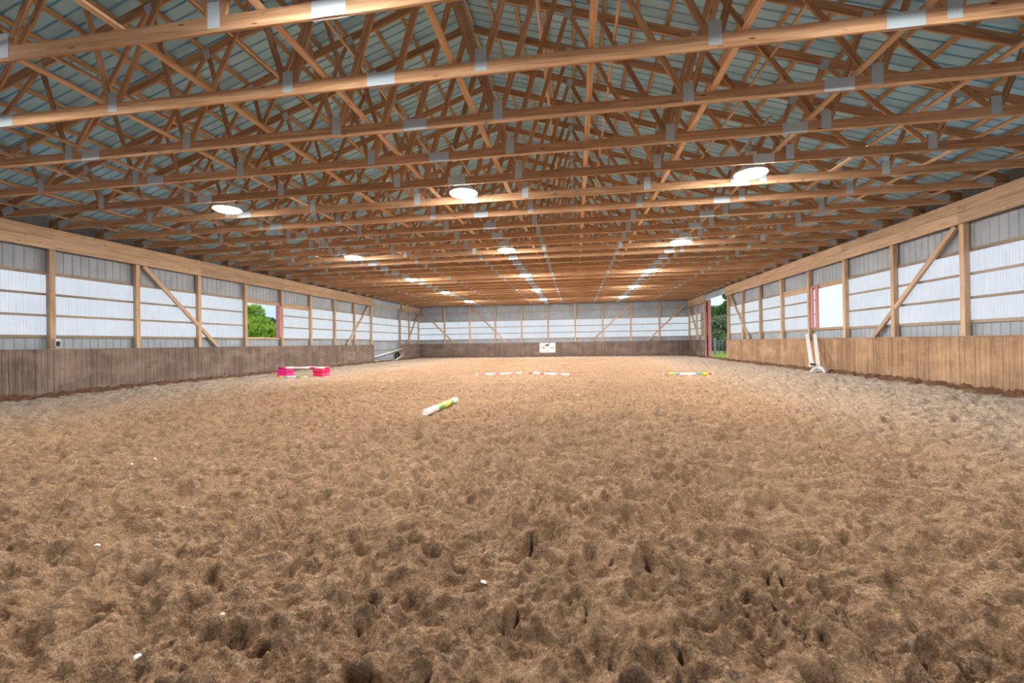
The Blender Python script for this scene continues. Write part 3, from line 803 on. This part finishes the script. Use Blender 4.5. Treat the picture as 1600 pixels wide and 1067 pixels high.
# white poles by the left door, tyre
banded_pole('door_pole', (XL - .02, 29.95, .45), (XL + .06, 34.95, .98), .05, [(1, M_WHITE)], 'long white pole slanting up across the closed left door', 'white poles at the left door', 10)
banded_pole('door_pole', (XL + .10, 33.35, .06), (XL + .12, 34.95, .45), .05, [(1, M_WHITE)], 'shorter white pole propped low at the left door post', 'white poles at the left door', 10)
m = MB(); n = 20
tv = []; tf = []
for i in range(n):
    a = 2 * math.pi * i / n
    for j in range(8):
        b = 2 * math.pi * j / 8; R_ = .30 + .09 * math.cos(b); tv.append((.09 * math.sin(b), R_ * math.cos(a), R_ * math.sin(a) + .36))
for i in range(n):
    for j in range(8): tf.append((i * 8 + j, ((i + 1) % n) * 8 + j, ((i + 1) % n) * 8 + (j + 1) % 8, i * 8 + (j + 1) % 8))
m.add(tv, tf); o = m.build('tyre', M_DARK, None, True); o.location = (XL - .12, 34.2, .0); o.rotation_euler = (0, .12, 0)
tag(o, 'dark tyre propped at the foot of the left door beside the post', 'tyre')

# box and hose hook on the nearest left post
t = empty('outlet_box', (XL - .032, 10.22, 1.42))
m = MB(); m.box((-.03, -.02, 0), (.05, .10, .24)); m.build('housing', M_GREYPLAST, t)
m = MB(); m.box((.05, .0, .02), (.075, .07, .16)); m.build('cover', M_DARK, t)
tag(t, 'small grey outlet box with a dark cover on the nearest left post', 'outlet box')

# banner on the end wall
t = empty('banner', (-2.59, YE - .03, .86))
m = MB(); m.box((-.73, -.012, -.45), (.73, .012, .45)); m.build('sheet', plain('white_banner', (.82, .78, .80), .6), t)
M_INK = plain('dark_blue_ink', (.03, .03, .08), .6); M_INK2 = plain('red_brown_ink', (.30, .12, .12), .6)
horse = [(-.20, .27), (-.17, .31), (-.08, .30), (.02, .29), (.07, .33), (.12, .39), (.17, .42), (.19, .40), (.23, .36), (.21, .33), (.16, .335), (.13, .28), (.11, .23), (.14, .16), (.20, .13), (.19, .11), (.11, .13), (.07, .19), (.05, .12), (.07, .05), (.04, .05), (.01, .13), (-.02, .19), (-.09, .20), (-.12, .14), (-.10, .06), (-.13, .06), (-.16, .14), (-.18, .21), (-.23, .17), (-.22, .24)]
m = MB(); n = len(horse); m.add([(a, -.018, b) for a, b in horse] + [(a, -.012, b) for a, b in horse], [tuple(range(n))] + [(i, (i + 1) % n, n + (i + 1) % n, n + i) for i in range(n)])
m.build('horse_emblem', M_INK, t)
def scribble(pts, r, mat):
    m = MB()
    for a, b in zip(pts[:-1], pts[1:]): m.tube((a[0], -.016, a[1]), (b[0], -.016, b[1]), r, n=5)
    m.build('script_lettering', mat, t)
def curve(f, n=40): return [f(i / n) for i in range(n + 1)]
scribble(curve(lambda s: (-.62 + .12 * s * 3 + .05 * math.sin(s * 19), .02 + .09 * math.cos(s * 19))), .010, M_INK2)
scribble(curve(lambda s: (-.42 + .22 * s + .03 * math.sin(s * 25), .0 + .06 * math.cos(s * 25))), .009, M_INK2)
scribble(curve(lambda s: (.22 + .40 * s + .04 * math.sin(s * 30), .0 + .07 * math.cos(s * 30))), .009, M_INK)
scribble(curve(lambda s: (-.10 + .20 * s, -.14 - .16 * math.sin(s * math.pi))), .009, M_INK)
scribble(curve(lambda s: (-.06 + .13 * s, -.30 + .015 * math.sin(s * 30))), .010, M_INK)
tag(t, 'white banner with a dark horse emblem and script lettering on the far kickboard', 'banner')

# pale chips scattered on the sand
for (x, y, lab) in ((-4.87, 4.29, 'pale chip on the sand, farthest of the three at left'), (-4.86, 4.02, 'pale chip on the sand, middle of the three at left'),
                    (-3.21, 2.42, 'pale chip on the sand, nearest of the three at left'), (-1.93, 1.61, 'white chip on the sand at the lower left corner of the view'),
                    (-.52, 2.29, 'pale chip on the sand below the middle of the view'), (-1.79, 1.91, 'small pale chip on the lower left sand behind the white chip'),
                    (8.84, 12.11, 'white chip on the sand near the right kickboard')):
    m = MB(); pts = [(.022 * math.cos(a) * random.uniform(.6, 1.2), .014 * math.sin(a) * random.uniform(.6, 1.2)) for a in [k * math.pi / 3.5 for k in range(7)]]
    m.add([(a, b, 0) for a, b in pts] + [(a * .8, b * .8, .007) for a, b in pts], [tuple(range(7, 14))] + [(i, (i + 1) % 7, 7 + (i + 1) % 7, 7 + i) for i in range(7)] + [tuple(range(7))[::-1]])
    o = m.build('chip', M_WHITE); o.location = (x, y, sand_z(x, y) + .003); o.rotation_euler = (.25, .1, random.uniform(0, 3)); tag(o, lab, 'chip', 'pale chips on the sand')

# ------------------------------------------------------------------ outdoors
def foliage(name, blobs, nleaf, size, mat, parent, seed):
    r = np.random.default_rng(seed); V = []; vol = np.array([b[3] ** 2 for b in blobs]); vol = vol / vol.sum()
    cnt = (vol * nleaf).astype(int)
    P = []
    for (x, y, z, R), c in zip(blobs, cnt):
        d = r.normal(size=(c, 3)); d /= np.linalg.norm(d, axis=1)[:, None]
        P.append(np.array([x, y, z]) + d * R * (r.uniform(.55, 1.08, c) ** .6)[:, None] * np.array([1, 1, .85]))
    P = np.concatenate(P); n = len(P)
    a = r.normal(size=(n, 3)); a /= np.linalg.norm(a, axis=1)[:, None]; b = np.cross(a, r.normal(size=(n, 3))); b /= np.linalg.norm(b, axis=1)[:, None]
    s = (size * r.uniform(.6, 1.3, n))[:, None]
    V = np.stack([P - a * s, P - b * s * .5, P + a * s, P + b * s * .5], 1).reshape(-1, 3)
    F = np.arange(4 * n).reshape(-1, 4)
    me = bpy.data.meshes.new(name); me.vertices.add(4 * n); me.vertices.foreach_set('co', V.ravel().astype(np.float32))
    me.loops.add(4 * n); me.loops.foreach_set('vertex_index', F.ravel().astype(np.int32)); me.polygons.add(n)
    me.polygons.foreach_set('loop_start', np.arange(0, 4 * n, 4, dtype=np.int32)); me.polygons.foreach_set('loop_total', np.full(n, 4, dtype=np.int32))
    me.materials.append(mat); me.update(calc_edges=True); return link(name, me, parent)
def tree(x, y, h, R, mat, lab, cat, grp, seed, low=.15, size=.22, n=5000):
    t = empty('leafy_tree' if cat == 'tree' else 'bush', (x, y, -.06)); r = random.Random(seed)
    m = MB(); m.tube((0, 0, 0), (0, 0, h * .7), .06 * R + .05, .03, n=8)
    for k in range(5):
        a = r.uniform(0, 6.28); m.tube((0, 0, h * r.uniform(.25, .5)), (math.cos(a) * R * .6, math.sin(a) * R * .6, h * r.uniform(.55, .8)), .05, .015, n=6)
    m.build('trunk' if cat == 'tree' else 'stem', M_BARK, t)
    bl = [(0, 0, h * .6, R * .8)]
    for k in range(12):
        a = r.uniform(0, 6.28); zz = r.uniform(low, .86); rr = R * r.uniform(.3, .5); q_ = R * .62 * math.sqrt(max(.1, 1 - abs(zz - .45) * 1.3))
        bl.append((math.cos(a) * q_, math.sin(a) * q_, h * zz, rr))
    bl.append((0, 0, h - R * .35, R * .35))
    foliage('foliage', bl, n, size, mat, t, seed)
    tag(t, lab, cat, grp)
def at_dir(u, dist_y):   # world x of pixel column u at depth y, near the horizon
    xx = (u - 800) / F_PX; c, s = math.cos(YAW), math.sin(YAW); return dist_y * (xx * c - s) / (xx * s + c)
for (u, y, h, R, mat, lab, sd) in ((386, 52, 7.2, 2.6, M_LEAF_BRIGHT, 'bright green tree outside the left window, tallest at its left edge', 1),
                              (402, 46, 4.9, 2.3, M_LEAF_BRIGHT, 'bright green bushy tree outside the left window, in front of the tall one', 2),
                              (421, 45, 3.9, 2.4, M_LEAF_BRIGHT, 'lower bright green bushy tree in the middle of the left window', 3),
                              (436, 49, 4.4, 2.3, M_LEAF_BRIGHT, 'bright green bushy tree at the right edge of the left window', 4),
                              (412, 66, 6.8, 2.6, M_LEAF_PINE, 'dark green tree rising behind the bushes outside the left window', 5),
                              (430, 64, 5.9, 2.4, M_LEAF_PINE, 'dark green tree behind the bushes near the red shutter', 6)):
    tree(at_dir(u, y), y, h, R, mat, lab, 'tree', 'trees outside the left window', sd, low=.08, size=.2, n=6500)
for (u, y, h, R, mat, lab, sd) in ((1104, 72, 6.7, 2.8, M_LEAF_DARK, 'dark green tree outside the right doorway, beside the red door', 11),
                              (1122, 70, 6.0, 2.8, M_LEAF_DARK, 'dark green tree outside the right doorway, in the middle', 12),
                              (1140, 62, 8.3, 2.2, M_LEAF_DARK, 'tall dark green tree outside the right doorway at its right edge', 13),
                              (1112, 60, 4.3, 2.6, M_LEAF_SAGE, 'lower grey-green tree outside the right doorway, left of centre', 14),
                              (1130, 58, 4.6, 2.6, M_LEAF_SAGE, 'lower grey-green tree outside the right doorway, right of centre', 15)):
    tree(at_dir(u, y), y, h, R, mat, lab, 'tree', 'trees outside the right doorway', sd, low=.05, size=.24, n=6500)
# paddock gates and post outside the right doorway
M_FENCE = plain('weathered_grey_wood', (.30, .30, .31), .8); M_GATE = plain('dark_gate_steel', (.10, .12, .14), .5)
def gate(x0, y0, x1, y1, h, nr, lab, mat):
    t = empty('paddock_gate', (x0, y0, -.06)); dx, dy = x1 - x0, y1 - y0
    for k in range(nr): 
        z = .2 + (h - .25) * k / (nr - 1); m = MB(); m.tube((0, 0, z), (dx, dy, z), .035, n=6); m.build('rail', mat, t)
    for f_ in (0, .5, 1): m = MB(); m.tube((dx * f_, dy * f_, 0), (dx * f_, dy * f_, h), .04, n=6); m.build('upright', mat, t)
    tag(t, lab, 'gate', 'paddock fencing outside the right doorway')
xa, xb, xc_, xd_ = at_dir(1098, 44), at_dir(1116, 43), at_dir(1129, 43.5), at_dir(1143, 42)
gate(xa, 44, xb, 43, 1.45, 6, 'grey board fence section outside the right doorway, left of the post', M_FENCE)
gate(xb + .1, 43.1, xc_, 43.5, 1.35, 6, 'grey board fence section outside the right doorway, middle', M_FENCE)
gate(xc_ + .1, 43.2, xd_ + .4, 42, 1.35, 6, 'dark steel paddock gate outside the right doorway, at its right edge', M_GATE)
m = MB(); m.tube((0, 0, 0), (0, 0, 1.6), .11, n=10); o = m.build('fence_post', M_FENCE); o.location = (xb, 42.8, -.06)
tag(o, 'stout wooden fence post between the fence sections outside the right doorway', 'post')
